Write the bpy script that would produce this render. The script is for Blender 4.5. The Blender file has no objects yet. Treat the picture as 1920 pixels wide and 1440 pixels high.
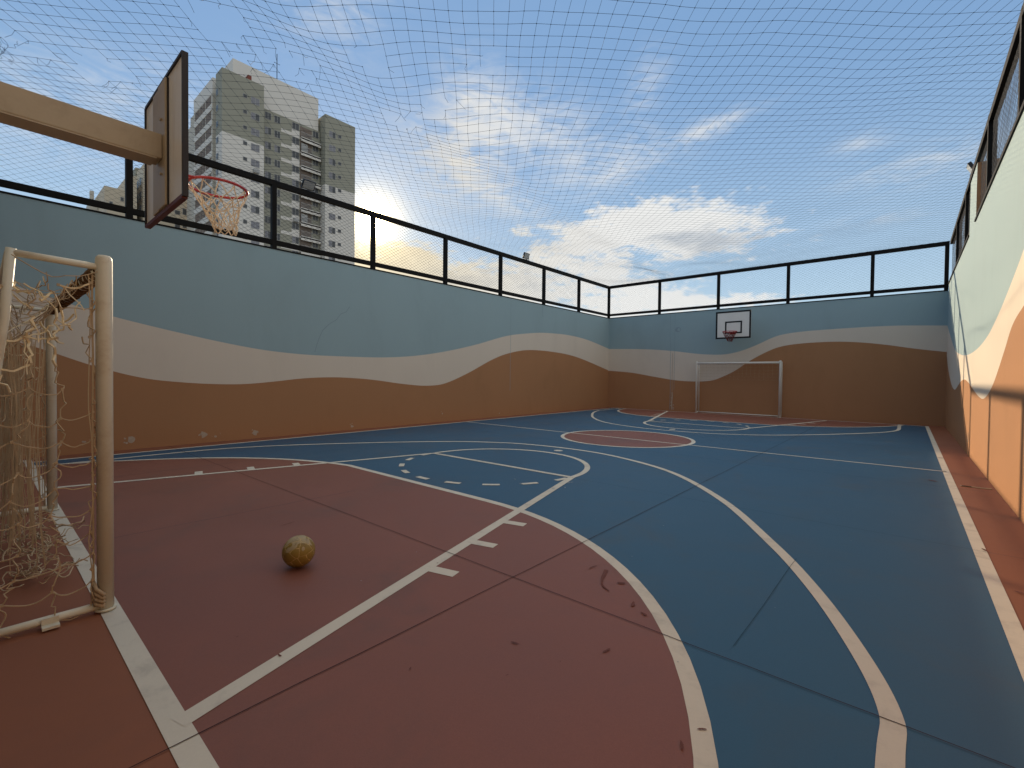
import bpy, math, random
from mathutils import Vector, Matrix, noise as mnoise
random.seed(7)
PI = math.pi
S = bpy.context.scene
COL = S.collection

# ------------------------------------------------------------------ dimensions (metres, camera stands over the origin)
XL, XR, YB, YN = -10.797, 0.91, 19.577, -0.40      # inner faces of the four court walls
ZW, ZR = 4.225, 4.43                               # top of left/back wall, top of right wall
ZT = 5.74                                          # top of the fence rails
SUN = Vector((-0.80299, 0.50926, 0.3017)).normalized()
CXC = -4.95                                        # court axis
G0, G1 = 0.51, 19.21                               # goal lines
FX0, FX1 = -10.28, 0.488                           # side lines (centres)

# ------------------------------------------------------------------ materials
def new_mat(name):
    m = bpy.data.materials.new(name); m.use_nodes = True
    nt = m.node_tree; nt.nodes.clear()
    out = nt.nodes.new('ShaderNodeOutputMaterial'); b = nt.nodes.new('ShaderNodeBsdfPrincipled')
    nt.links.new(b.outputs[0], out.inputs[0])
    return m, nt, b

def setv(node, name, v):
    if name in node.inputs: node.inputs[name].default_value = v

def rgba(c): return (c[0], c[1], c[2], 1.0)

class NT:
    """small helper to wire nodes"""
    def __init__(s, nt): s.nt = nt
    def n(s, t, **k):
        x = s.nt.nodes.new(t)
        for a, v in k.items(): setattr(x, a, v)
        return x
    def l(s, a, b): s.nt.links.new(a, b)
    def put(s, sock, v):
        if isinstance(v, (int, float)): sock.default_value = v
        elif isinstance(v, (tuple, list)): sock.default_value = rgba(v) if sock.type == 'RGBA' else v
        else: s.l(v, sock)
    def math(s, op, a, b=0.0, c=0.0, clamp=False):
        x = s.n('ShaderNodeMath', operation=op); x.use_clamp = clamp
        s.put(x.inputs[0], a); s.put(x.inputs[1], b); s.put(x.inputs[2], c)
        return x.outputs[0]
    def mix(s, f, a, b, blend='MIX'):
        x = s.n('ShaderNodeMix'); x.data_type = 'RGBA'; x.blend_type = blend; x.clamp_factor = True
        s.put(x.inputs[0], f); s.put(x.inputs[6], a); s.put(x.inputs[7], b)
        return x.outputs[2]
    def noise(s, vec, scale, detail=4, rough=0.55, dist=0.0):
        x = s.n('ShaderNodeTexNoise'); s.l(vec, x.inputs['Vector'])
        x.inputs['Scale'].default_value = scale; x.inputs['Detail'].default_value = detail
        x.inputs['Roughness'].default_value = rough; x.inputs['Distortion'].default_value = dist
        return x.outputs[0]
    def step(s, v, lo, hi):
        x = s.n('ShaderNodeMapRange'); x.interpolation_type = 'SMOOTHSTEP'; x.clamp = True
        s.put(x.inputs[0], v); x.inputs[1].default_value = lo; x.inputs[2].default_value = hi
        x.inputs[3].default_value = 0; x.inputs[4].default_value = 1
        return x.outputs[0]
    def mapping(s, vec, scale=(1, 1, 1), rot=(0, 0, 0), loc=(0, 0, 0)):
        x = s.n('ShaderNodeMapping'); s.l(vec, x.inputs[0])
        x.inputs['Location'].default_value = loc; x.inputs['Rotation'].default_value = rot; x.inputs['Scale'].default_value = scale
        return x.outputs[0]

def paint(name, col, rough=0.6, var=0.12, vscale=0.6, fine=0.06, fscale=60, dirt=None, dirt_amt=0.0, dirt_scale=3.0,
          spots=0.0, spot_col=(0.03, 0.03, 0.03), spot_scale=25, bump=0.0, bscale=120, spec=0.4, metal=0.0, stretch=(1, 1, 1)):
    m, nt, b = new_mat(name); h = NT(nt)
    geo = h.n('ShaderNodeNewGeometry'); P = geo.outputs['Position']
    PS = h.mapping(P, stretch)
    n1 = h.noise(PS, vscale, 5, 0.6)
    n2 = h.noise(P, fscale, 3, 0.6)
    v = h.math('ADD', h.math('MULTIPLY', h.math('SUBTRACT', n1, 0.5), 2 * var), h.math('MULTIPLY', h.math('SUBTRACT', n2, 0.5), 2 * fine))
    v = h.math('ADD', v, 1.0)
    hsv = h.n('ShaderNodeHueSaturation'); hsv.inputs['Color'].default_value = rgba(col); h.l(v, hsv.inputs['Value'])
    c = hsv.outputs[0]
    if dirt:
        d = h.step(h.noise(PS, dirt_scale, 6, 0.65, 0.4), 0.48, 0.78)
        c = h.mix(h.math('MULTIPLY', d, dirt_amt), c, dirt)
    if spots > 0:
        d = h.step(h.noise(P, spot_scale, 3, 0.5), 0.70 - spots * 0.1, 0.74 - spots * 0.1)
        c = h.mix(h.math('MULTIPLY', d, 0.8), c, spot_col)
    h.l(c, b.inputs['Base Color'])
    r = h.math('ADD', rough, h.math('MULTIPLY', h.math('SUBTRACT', n1, 0.5), 0.25), clamp=True)
    h.l(r, b.inputs['Roughness'])
    setv(b, 'Metallic', metal); setv(b, 'Specular IOR Level', spec)
    if bump > 0:
        bp = h.n('ShaderNodeBump'); bp.inputs['Strength'].default_value = bump; bp.inputs['Distance'].default_value = 0.01
        h.l(h.noise(P, bscale, 4, 0.6), bp.inputs['Height']); h.l(bp.outputs[0], b.inputs['Normal'])
    return m

M = {}
M['blue_wall'] = paint('blue_wall_paint', (0.295, 0.398, 0.42), 0.75, 0.05, 0.5, 0.02, 40, (0.20, 0.26, 0.27), 0.25, 0.7, bump=0.12, bscale=90, spec=0.25, stretch=(1, 1, 0.35))
M['cream_wall'] = paint('cream_wall_paint', (0.66, 0.575, 0.47), 0.75, 0.05, 0.5, 0.02, 40, (0.45, 0.38, 0.30), 0.2, 0.7, bump=0.12, bscale=90, spec=0.25, stretch=(1, 1, 0.35))
M['brown_wall'] = paint('ochre_wall_paint', (0.385, 0.190, 0.088), 0.75, 0.08, 0.5, 0.03, 40, (0.28, 0.135, 0.06), 0.3, 0.9, bump=0.14, bscale=90, spec=0.25, stretch=(1, 1, 0.5))
M['plaster'] = paint('wall_render', (0.5, 0.47, 0.42), 0.85, 0.08, 0.8, 0.03, 30, spec=0.2)
M['chip'] = paint('bare_plaster_chip', (0.44, 0.345, 0.26), 0.9, 0.2, 20, 0.1, 80, spec=0.2)
M['hairline'] = paint('wall_joint_dark', (0.14, 0.15, 0.14), 0.9, 0.2, 5, spec=0.1)
M['hair_blue'] = paint('wall_crack_blue', (0.25, 0.325, 0.355), 0.9, 0.1, 5, spec=0.1)
M['metal_black'] = paint('black_painted_steel', (0.008, 0.007, 0.006), 0.65, 0.2, 2, 0.1, 60, (0.02, 0.014, 0.009), 0.4, 4, spec=0.12)
M['floor_red'] = paint('red_court_paint', (0.218, 0.080, 0.053), 0.54, 0.20, 0.8, 0.14, 170, (0.135, 0.072, 0.057), 0.6, 0.9, 0.0, (0.09, 0.04, 0.035), 4.5, bump=0.08, bscale=220, spec=0.35)
M['floor_border'] = paint('border_court_paint', (0.25, 0.090, 0.045), 0.65, 0.10, 0.6, 0.05, 150, (0.15, 0.065, 0.045), 0.3, 1.0, 0.0, (0.07, 0.035, 0.03), 5, bump=0.08, bscale=220, spec=0.3)
M['floor_blue'] = paint('blue_court_paint', (0.027, 0.093, 0.160), 0.54, 0.20, 0.7, 0.14, 170, (0.060, 0.085, 0.105), 0.6, 0.9, 0.0, (0.16, 0.22, 0.26), 6.0, bump=0.08, bscale=220, spec=0.35)
M['line'] = paint('white_line_paint', (0.62, 0.56, 0.45), 0.6, 0.10, 1.2, 0.05, 120, (0.34, 0.30, 0.25), 0.5, 5.0, 0.0, (0.16, 0.13, 0.12), 14, bump=0.08, bscale=220, spec=0.3)
M['joint'] = paint('dark_joint_gap', (0.040, 0.020, 0.020), 0.9, 0.3, 3, spec=0.1)
M['joint_faint'] = paint('filled_joint', (0.028, 0.06, 0.09), 0.9, 0.3, 3, spec=0.1)
M['goal'] = paint('old_white_goal_paint', (0.66, 0.63, 0.50), 0.5, 0.08, 2.5, 0.05, 60, (0.42, 0.30, 0.18), 0.5, 6, 0.0, (0.2, 0.13, 0.08), 34, spec=0.4)
M['goal_white'] = paint('white_goal_paint', (0.72, 0.68, 0.60), 0.5, 0.06, 2.5, spec=0.4)
M['cord'] = paint('old_nylon_cord', (0.46, 0.35, 0.22), 0.8, 0.25, 8, 0.1, 60, spec=0.2)
M['cord_pale'] = paint('frayed_nylon_cord', (0.74, 0.62, 0.40), 0.75, 0.2, 8, spec=0.25)
M['wrap'] = paint('net_wrap_brown', (0.12, 0.065, 0.03), 0.9, 0.3, 30, spec=0.15)
M['net_dark'] = paint('dark_nylon_net', (0.022, 0.038, 0.07), 0.7, 0.1, 2, spec=0.2)
M['mesh_wire'] = paint('fence_net_cord', (0.07, 0.075, 0.085), 0.7, 0.1, 2, spec=0.2)
M['board_back'] = paint('weathered_board', (0.80, 0.77, 0.72), 0.45, 0.15, 3.5, 0.04, 50, (0.44, 0.32, 0.21), 0.75, 2.6, spec=0.4, stretch=(1, 1, 0.25))
M['arm'] = paint('beige_painted_steel', (0.45, 0.35, 0.225), 0.45, 0.10, 1.6, 0.03, 60, (0.24, 0.16, 0.09), 0.5, 2.5, spec=0.4)
M['board_edge'] = paint('black_board_edge', (0.025, 0.017, 0.014), 0.5, 0.2, 4, spec=0.3)
M['board_under'] = paint('red_board_edge', (0.13, 0.025, 0.018), 0.5, 0.2, 4, spec=0.3)
M['board_white'] = paint('white_board_paint', (0.76, 0.73, 0.67), 0.45, 0.06, 3, spec=0.4)
M['black_paint'] = paint('black_line_paint', (0.012, 0.012, 0.013), 0.5, 0.1, 3, spec=0.3)
M['rim'] = paint('red_rim_paint', (0.40, 0.035, 0.032), 0.4, 0.15, 6, spec=0.45)
M['hoopnet'] = paint('white_hoop_cord', (0.70, 0.58, 0.42), 0.75, 0.15, 20, spec=0.2)
M['hoopnet_red'] = paint('red_hoop_cord', (0.16, 0.035, 0.028), 0.75, 0.15, 20, spec=0.2)
M['ball'] = paint('yellow_ball_leather', (0.25, 0.165, 0.032), 0.5, 0.2, 14, 0.1, 90, (0.10, 0.05, 0.012), 0.6, 16, spec=0.4)
M['ball_worn_skylit'] = paint('worn_skylit_ball_leather', (0.36, 0.29, 0.17), 0.6, 0.2, 30, 0.1, 90, (0.14, 0.085, 0.025), 0.75, 26, spec=0.3)
M['ball_seam'] = paint('pale_ball_seam', (0.50, 0.36, 0.16), 0.7, 0.2, 20, spec=0.2)
M['tower_white'] = paint('tower_white_paint', (0.66, 0.63, 0.58), 0.8, 0.05, 0.15, 0.02, 2, spec=0.2)
M['tower_olive'] = paint('tower_olive_paint', (0.305, 0.30, 0.245), 0.8, 0.06, 0.15, 0.02, 2, spec=0.2)
M['tower_grey'] = paint('tower_light_grey_paint', (0.50, 0.47, 0.41), 0.8, 0.05, 0.15, 0.02, 2, spec=0.2)
M['tower_beige'] = paint('block_beige_paint', (0.56, 0.49, 0.38), 0.85, 0.06, 0.15, spec=0.2)
M['tower_tile'] = paint('roof_tile_red', (0.22, 0.07, 0.05), 0.8, 0.1, 0.5, spec=0.2)
M['pane'] = paint('dark_window_glass', (0.085, 0.09, 0.095), 0.35, 0.3, 0.35, spec=0.25)
M['pane_grey'] = paint('closed_grey_shutter', (0.22, 0.22, 0.24), 0.5, 0.1, 0.4, spec=0.3)
M['win_frame'] = paint('window_frame_white', (0.37, 0.37, 0.36), 0.6, 0.05, 1, spec=0.3)
M['recess'] = paint('balcony_interior', (0.19, 0.15, 0.125), 0.8, 0.3, 0.8, spec=0.2)
M['lamp_body'] = paint('lamp_housing_black', (0.02, 0.02, 0.02), 0.5, spec=0.4)
M['lamp_glass'] = paint('lamp_front_glass', (0.45, 0.46, 0.44), 0.2, 0.05, 4, spec=0.5)
M['drain'] = paint('drain_iron', (0.30, 0.20, 0.11), 0.6, 0.2, 8, metal=0.0, spec=0.4)
M['earth'] = paint('dry_ground', (0.20, 0.17, 0.12), 0.95, 0.25, 0.05, 0.1, 2, spec=0.1)

# ------------------------------------------------------------------ mesh builder
class MB:
    def __init__(s): s.v = []; s.f = []; s.m = []; s.sm = []
    def face(s, pts, mi=0, smooth=False):
        i = len(s.v); s.v += [tuple(p) for p in pts]; s.f.append(tuple(range(i, i + len(pts)))); s.m.append(mi); s.sm.append(smooth)
    def box(s, lo, hi, mi=0, bev=0.0, sides=None):
        x0, y0, z0 = lo; x1, y1, z1 = hi
        p = [(x0, y0, z0), (x1, y0, z0), (x1, y1, z0), (x0, y1, z0), (x0, y0, z1), (x1, y0, z1), (x1, y1, z1), (x0, y1, z1)]
        i = len(s.v); s.v += p
        q = [(0, 3, 2, 1), (4, 5, 6, 7), (0, 1, 5, 4), (1, 2, 6, 5), (2, 3, 7, 6), (3, 0, 4, 7)]
        for k, a in enumerate(q):
            s.f.append(tuple(i + j for j in a)); s.m.append(mi if sides is None else sides.get(k, mi)); s.sm.append(False)
    def obox(s, c, ax, ay, az, mi=0):
        c, ax, ay, az = Vector(c), Vector(ax), Vector(ay), Vector(az)
        p = [c + a * ax + b * ay + d * az for d in (-1, 1) for a, b in ((-1, -1), (1, -1), (1, 1), (-1, 1))]
        i = len(s.v); s.v += [tuple(x) for x in p]
        for a in [(0, 3, 2, 1), (4, 5, 6, 7), (0, 1, 5, 4), (1, 2, 6, 5), (2, 3, 7, 6), (3, 0, 4, 7)]:
            s.f.append(tuple(i + j for j in a)); s.m.append(mi); s.sm.append(False)
    def tube(s, pts, r, n=6, mi=0, closed=False, caps=True):
        pts = [Vector(p) for p in pts]; N = len(pts)
        if N < 2: return
        rr = r if isinstance(r, (list, tuple)) else [r] * N
        i0 = len(s.v); ref = None
        for k in range(N):
            if closed: t = pts[(k + 1) % N] - pts[k - 1]
            else: t = pts[min(k + 1, N - 1)] - pts[max(k - 1, 0)]
            if t.length < 1e-9: t = Vector((0, 0, 1))
            t.normalize()
            if ref is None:
                ref = Vector((0, 0, 1)) if abs(t.z) < 0.9 else Vector((1, 0, 0))
            a = ref - t * ref.dot(t)
            if a.length < 1e-6: a = t.orthogonal()
            a.normalize(); b = t.cross(a); ref = a
            for j in range(n):
                an = 2 * PI * (j + 0.5) / n
                s.v.append(tuple(pts[k] + (a * math.cos(an) + b * math.sin(an)) * rr[k]))
        for k in range(N if closed else N - 1):
            k2 = (k + 1) % N
            for j in range(n):
                j2 = (j + 1) % n
                s.f.append((i0 + k * n + j, i0 + k * n + j2, i0 + k2 * n + j2, i0 + k2 * n + j)); s.m.append(mi); s.sm.append(n > 4)
        if caps and not closed:
            s.f.append(tuple(i0 + j for j in reversed(range(n)))); s.m.append(mi); s.sm.append(False)
            s.f.append(tuple(i0 + (N - 1) * n + j for j in range(n))); s.m.append(mi); s.sm.append(False)
    def build(s, name, mats, parent=None, link=True):
        me = bpy.data.meshes.new(name); me.from_pydata(s.v, [], s.f)
        if not isinstance(mats, (list, tuple)): mats = [mats]
        for m in mats: me.materials.append(m)
        me.polygons.foreach_set('material_index', s.m); me.polygons.foreach_set('use_smooth', s.sm)
        me.update()
        o = bpy.data.objects.new(name, me)
        if parent: o.parent = parent
        COL.objects.link(o); return o

def bevel(o, w, seg=2):
    md = o.modifiers.new('bevel', 'BEVEL'); md.width = w; md.segments = seg; md.limit_method = 'ANGLE'
    return o

def tag(o, label=None, cat=None, group=None, kind=None):
    if label: o['label'] = label
    if cat: o['category'] = cat
    if group: o['group'] = group
    if kind: o['kind'] = kind
    return o

def empty(name, loc=(0, 0, 0), rz=0.0):
    o = bpy.data.objects.new(name, None); o.location = loc; o.rotation_euler = (0, 0, rz); o.empty_display_size = 0.2
    COL.objects.link(o); return o

def at_origin(o, parent):
    """keep a part built in world coordinates in place under a thing whose Empty stands elsewhere"""
    o.parent = parent; o.location = -Vector(parent.location)
    return o

def interp(tab, x):
    """smooth monotone-ish cubic (Catmull-Rom on uneven knots) through a table of (x, y)"""
    if x <= tab[0][0]:
        a, b = tab[0], tab[1]; return a[1] + (x - a[0]) * (b[1] - a[1]) / (b[0] - a[0])
    if x >= tab[-1][0]:
        a, b = tab[-2], tab[-1]; return b[1] + (x - b[0]) * (b[1] - a[1]) / (b[0] - a[0])
    for i in range(len(tab) - 1):
        if tab[i][0] <= x <= tab[i + 1][0]: break
    def sl(j):
        if j == 0 or j == len(tab) - 1:
            k = 0 if j == 0 else len(tab) - 2
            return (tab[k + 1][1] - tab[k][1]) / (tab[k + 1][0] - tab[k][0])
        return (tab[j + 1][1] - tab[j - 1][1]) / (tab[j + 1][0] - tab[j - 1][0])
    x0, y0 = tab[i]; x1, y1 = tab[i + 1]; h = x1 - x0; t = (x - x0) / h
    m0, m1 = sl(i) * h, sl(i + 1) * h
    return (2 * t**3 - 3 * t**2 + 1) * y0 + (t**3 - 2 * t**2 + t) * m0 + (-2 * t**3 + 3 * t**2) * y1 + (t**3 - t**2) * m1

def catmull(pts, sub=8):
    out = []; n = len(pts)
    for i in range(n - 1):
        p0 = pts[max(i - 1, 0)]; p1 = pts[i]; p2 = pts[i + 1]; p3 = pts[min(i + 2, n - 1)]
        for k in range(sub):
            t = k / sub
            out.append(tuple(0.5 * (2 * b + (c - a) * t + (2 * a - 5 * b + 4 * c - d) * t * t + (-a + 3 * b - 3 * c + d) * t**3) for a, b, c, d in zip(p0, p1, p2, p3)))
    out.append(tuple(pts[-1])); return out

# ------------------------------------------------------------------ ground outside and court floor
g = MB()
hole = (XL - 0.3, YN - 0.3, XR + 0.3, YB + 0.3)
R = 600
for (x0, y0, x1, y1) in ((-R, -R, R, hole[1]), (-R, hole[3], R, R), (-R, hole[1], hole[0], hole[3]), (hole[2], hole[1], R, hole[3])):
    g.face([(x0, y0, -0.05), (x1, y0, -0.05), (x1, y1, -0.05), (x0, y1, -0.05)])
tag(g.build('ground', M['earth']), kind='structure')

fl = MB()
fl.face([(XL - 0.3, YN - 0.3, 0), (XR + 0.3, YN - 0.3, 0), (XR + 0.3, YB + 0.3, 0), (XL - 0.3, YB + 0.3, 0)])
floor = tag(fl.build('court_floor', M['floor_border']), kind='structure')

b = MB()
b.face([(FX0, G0, 0.0012), (FX1, G0, 0.0012), (FX1, G1, 0.0012), (FX0, G1, 0.0012)])
b.build('blue_field', M['floor_blue'], floor)

def d_curve():
    """outer edge of the near goal area, right to left"""
    pts = []
    for k in range(0, 25):
        a = PI / 2 * k / 24
        pts.append((-3.56 + 3.27 * math.cos(a), 0.5 + 3.27 * math.sin(a)))
    tab = [(0, 3.30), (15, 3.12), (30, 3.02), (55, 3.03), (78, 3.15), (90, 3.27)]
    for k in range(24, -1, -1):
        a = 90.0 * k / 24; r = interp(tab, a)
        pts.append((-6.57 - r * math.cos(math.radians(a)), 0.5 + r * math.sin(math.radians(a))))
    return pts
D = d_curve()
T3 = catmull([(-0.02, G0), (-0.02, 1.2), (-0.02, 2.2), (-0.03, 2.54), (-0.18, 3.03), (-0.46, 3.70), (-0.86, 4.46), (-1.63, 5.68), (-2.70, 6.82), (-3.93, 7.44), (-4.95, 7.60),
              (-6.05, 7.46), (-6.78, 7.11), (-7.36, 6.66), (-7.95, 5.99), (-8.47, 5.30), (-9.27, 4.05), (-9.62, 3.25), (-9.76, 2.50), (-9.77, 1.46), (-9.77, G0)], 7)
SEMI = [(-5.04 + 1.475 * math.cos(PI * k / 40), 5.47 + 1.475 * math.sin(PI * k / 40)) for k in range(41)]

def mir(p): return (2 * CXC - 0.03 - p[0], 2 * 9.86 - p[1])

red = MB(); rc = MB()
for f in (lambda p: p, mir):
    poly = [f(p) for p in D]
    c = f((CXC, G0))
    for i in range(len(poly) - 1):
        red.face([(c[0], c[1], 0.0024), (poly[i][0], poly[i][1], 0.0024), (poly[i + 1][0], poly[i + 1][1], 0.0024)])
CC = (-4.985, 9.92)
ring = [(CC[0] + 1.48 * math.cos(2 * PI * k / 72), CC[1] + 1.48 * math.sin(2 * PI * k / 72)) for k in range(72)]
for k in range(72):
    red.face([(CC[0], CC[1], 0.0024), (*ring[k], 0.0024), (*ring[(k + 1) % 72], 0.0024)])
for f_ in range(len(red.f)):
    pass
red.build('red_areas', M['floor_red'], floor)

lines = MB()
def strip(pts, w, z=0.0036, closed=False, mb=None, jit=0.0, mi=0):
    mb = mb or lines
    pts = [Vector((p[0], p[1])) for p in pts]; N = len(pts); L = []
    for k in range(N):
        if closed: a, c = pts[k - 1], pts[(k + 1) % N]
        else: a, c = pts[max(k - 1, 0)], pts[min(k + 1, N - 1)]
        t = (c - a).normalized(); nrm = Vector((-t.y, t.x))
        ww = w * (1 + random.uniform(-jit, jit))
        L.append((pts[k] + nrm * ww / 2, pts[k] - nrm * ww / 2))
    for k in range(N if closed else N - 1):
        p, q = L[k], L[(k + 1) % N]
        mb.face([(p[0].x, p[0].y, z), (p[1].x, p[1].y, z), (q[1].x, q[1].y, z), (q[0].x, q[0].y, z)], mi)
# layer 1: boundary and mid line ; curved lines and lane lines sit 1.5 mm apart so that crossings never coincide
LW = 0.085
strip([(FX1, G0 - 0.045), (FX1, G1 + 0.045)], LW, 0.0036)
strip([(FX0, G0 - 0.045), (FX0, G1 + 0.045)], LW, 0.0036)
strip([(FX0 - 0.3, G0), (FX1, G0)], 0.095, 0.0041); strip([(FX0, G1), (FX1, G1)], 0.09, 0.0041)
strip([(FX0, 9.80), (-6.4, 9.79), (FX1, 9.86)], 0.06, 0.0036)
strip(ring, 0.085, 0.0041, True)
DASH = []
for f in (lambda p: p, mir):
    strip([f(p) for p in D], 0.085, 0.0036)
    strip([f(p) for p in T3], 0.085, 0.0046)
    LR0, LR1 = (-2.205, 0.52), (-3.56, 5.46)
    LL0, LL1 = (-7.86, 0.52), (-6.49, 5.46)
    strip([f(LR0), f(LR1)], 0.09, 0.0051); strip([f(LL0), f(LL1)], 0.08, 0.0051)
    strip([f(p) for p in SEMI], 0.085, 0.0046)
    strip([f((-3.56, 5.455)), f((-6.49, 5.41))], 0.085, 0.0056)
    for k in range(9):
        a0 = math.radians(-8.5 - 20.3 * k - 4.4); a1 = math.radians(-8.5 - 20.3 * k + 4.4)
        strip([f((-5.05 + 1.475 * math.cos(a), 5.47 + 1.475 * math.sin(a))) for a in (a0, (a0 + a1) / 2, a1)], 0.08, 0.0061)
    for k in range(3):
        t = (0.3 + k * 0.118) if False else None
    dirR = (Vector(LR1) - Vector(LR0)).normalized(); nR = Vector((dirR.y, -dirR.x))
    for y in (2.15, 2.74, 3.33):
        t = (y - LR0[1]) / dirR.y; p = Vector(LR0) + dirR * t + nR * 0.03
        strip([f(p), f(p + nR * 0.22)], 0.095, 0.0046)
    dirL = (Vector(LL1) - Vector(LL0)).normalized(); nL = Vector((-dirL.y, dirL.x))
    for y in (2.0, 2.62, 3.22):
        t = (y - LL0[1]) / dirL.y; p = Vector(LL0) + dirL * t + nL * 0.03
        strip([f(p), f(p + nL * 0.22)], 0.095, 0.0046)
    c = f((-5.05, 7.26)); rr = 0.085
    dot = [(c[0] + rr * math.cos(2 * PI * k / 20), c[1] + rr * math.sin(2 * PI * k / 20), 0.0036) for k in range(20)]
    lines.face(dot)
lines.build('painted_lines', M['line'], floor)

jt = MB()
def wavy(a, c, n, amp=0.004):
    return [(a[0] + (c[0] - a[0]) * k / n + random.uniform(-amp, amp), a[1] + (c[1] - a[1]) * k / n + random.uniform(-amp, amp)) for k in range(n + 1)]
strip(wavy((-2.08, YN), (-2.07, YB), 60, 0.003), 0.005, 0.0068, mb=jt)
strip(wavy((XL, 2.40), (XR, 2.47), 40, 0.003), 0.005, 0.0073, mb=jt)
strip(wavy((XL, 5.40), (XR, 5.44), 40, 0.004), 0.0035, 0.0073, mb=jt, mi=1)
strip(wavy((-5.10, G0), (-5.08, 3.0), 20, 0.006), 0.004, 0.0068, mb=jt, mi=1)
strip(wavy((-8.08, YN), (-8.08, YB), 50, 0.004), 0.004, 0.0068, mb=jt, mi=1)
strip(wavy((XL, 8.4), (XR, 8.4), 40, 0.004), 0.004, 0.0073, mb=jt, mi=1)
strip(wavy((XL, 12.6), (XR, 12.6), 40, 0.004), 0.004, 0.0073, mb=jt, mi=1)
strip(catmull([(-0.635, 4.20), (-0.645, 3.9), (-0.655, 3.17), (-0.67, 2.60)], 5), 0.0028, 0.0068, mb=jt, mi=1)
jt.build('expansion_joint', [M['joint'], M['joint_faint']], floor)

# scuffs: dark rubber marks left by shoes, and pale grit flecks
sc = MB()
def smear(x, y, L, w, ang, z, mi):
    n = 7; up = []; dn = []
    ca, sa = math.cos(ang), math.sin(ang); bend = random.uniform(-0.3, 0.3)
    for k in range(n + 1):
        t = k / n - 0.5; ww = w * (1 - (2 * t)**2) ** 0.5 * random.uniform(0.6, 1.1) + 0.001
        cx, cy = t * L, bend * L * t * t
        for lst, s in ((up, 1), (dn, -1)):
            lx, ly = cx, cy + s * ww / 2
            lst.append((x + ca * lx - sa * ly, y + sa * lx + ca * ly, z))
    for k in range(n): sc.face([up[k], dn[k], dn[k + 1], up[k + 1]], mi)
marks = [(-1.463, 2.877, .06, .025), (-1.27, 2.66, .07, .025), (-1.168, 2.592, .05, .02), (-1.152, 2.113, .06, .014), (-1.75, 2.98, .1, .01), (-0.60, 1.895, .04, .008), (-2.36, 0.98, .03, .012),
         (-1.55, 1.85, .05, .010), (-0.63, 1.76, .05, .012), (-4.4, 1.9, .16, .008), (0.30, 8.8, .12, .04),
         (0.52, 5.5, .07, .02), (0.60, 4.55, .05, .02), (0.66, 4.4, .05, .02), (0.49, 11.5, .1, .05)]
strip([(-1.647, 3.0), (-1.60, 2.86), (-1.56, 2.78), (-1.525, 2.746), (-1.468, 2.715)], .02, .0080, mb=sc, jit=.6)
for k, (x, y, L, w) in enumerate(marks): smear(x, y, L, w, random.uniform(0, PI), 0.0080, 0)
for k in range(18):
    smear(random.uniform(-3.4, 0.2), random.uniform(0.8, 6.5), random.uniform(0.006, 0.02), random.uniform(0.003, 0.008), random.uniform(0, PI), 0.0080, 0)
for k in range(34):
    smear(random.uniform(-4.0, 0.3), random.uniform(1.5, 8.5), random.uniform(0.005, 0.013), random.uniform(0.003, 0.008), random.uniform(0, PI), 0.0080, 1)
for k in range(7):
    smear(-3.6 + random.uniform(-0.5, 0.5), 4.9 + random.uniform(-0.4, 0.3), random.uniform(0.03, 0.07), random.uniform(0.015, 0.03), random.uniform(0, PI), 0.0080, 1)
M['scuff'] = paint('rubber_scuff', (0.145, 0.056, 0.044), 0.8, 0.3, 30, spec=0.2)
M['fleck'] = paint('chipped_fleck', (0.30, 0.33, 0.34), 0.8, 0.3, 30, spec=0.2)
sc.build('scuff_marks', [M['scuff'], M['fleck']], floor)

# ------------------------------------------------------------------ mural walls
LW_C = [(0.36, 2.79), (1.05, 2.56), (1.60, 2.41), (2.04, 2.31), (2.62, 2.19), (3.37, 2.05), (4.13, 1.94), (4.96, 1.88), (5.83, 1.87), (7.16, 1.89), (8.19, 1.97), (9.36, 2.15), (10.70, 2.44),
        (12.24, 2.84), (13.57, 3.04), (14.55, 3.13), (16.19, 3.16), (17.68, 3.06), (19.65, 2.76)]
LW_B = [(0.24, 1.95), (0.73, 1.77), (1.36, 1.51), (2.03, 1.31), (2.62, 1.23), (3.24, 1.19), (3.77, 1.19), (4.34, 1.24), (4.96, 1.31), (5.47, 1.34), (6.01, 1.34), (6.81, 1.29), (7.92, 1.16),
        (8.69, 1.11), (9.37, 1.17), (10.36, 1.50), (11.46, 1.96), (12.26, 2.21), (13.40, 2.40), (15.09, 2.41), (16.80, 2.27), (19.68, 1.73)]
BW_C = [(-10.8, 2.76), (-8.92, 2.69), (-7.71, 2.58), (-6.70, 2.44), (-5.95, 2.38), (-5.48, 2.40), (-4.94, 2.52), (-4.41, 2.73), (-3.91, 2.97), (-3.60, 3.07), (-3.00, 3.15), (-2.04, 3.19), (-0.89, 3.21), (-0.21, 3.20), (0.92, 3.13)]
BW_B = [(-10.8, 1.73), (-9.62, 1.64), (-8.56, 1.47), (-7.56, 1.32), (-6.68, 1.28), (-6.03, 1.34), (-5.58, 1.52), (-5.19, 1.73), (-4.66, 2.11), (-4.15, 2.41), (-3.66, 2.62), (-3.00, 2.72), (-2.03, 2.75), (-1.28, 2.70), (-0.51, 2.58), (0.16, 2.44), (0.92, 2.31)]
RW_C = [(-0.4, 3.5), (4.0, 3.35), (5.6, 3.22), (6.6, 3.02), (7.25, 2.83), (7.54, 2.73), (8.19, 2.53), (9.01, 2.31), (9.99, 2.11), (11.37, 1.98), (13.16, 1.95), (14.82, 2.04), (16.57, 2.27), (19.6, 3.11)]
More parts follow.
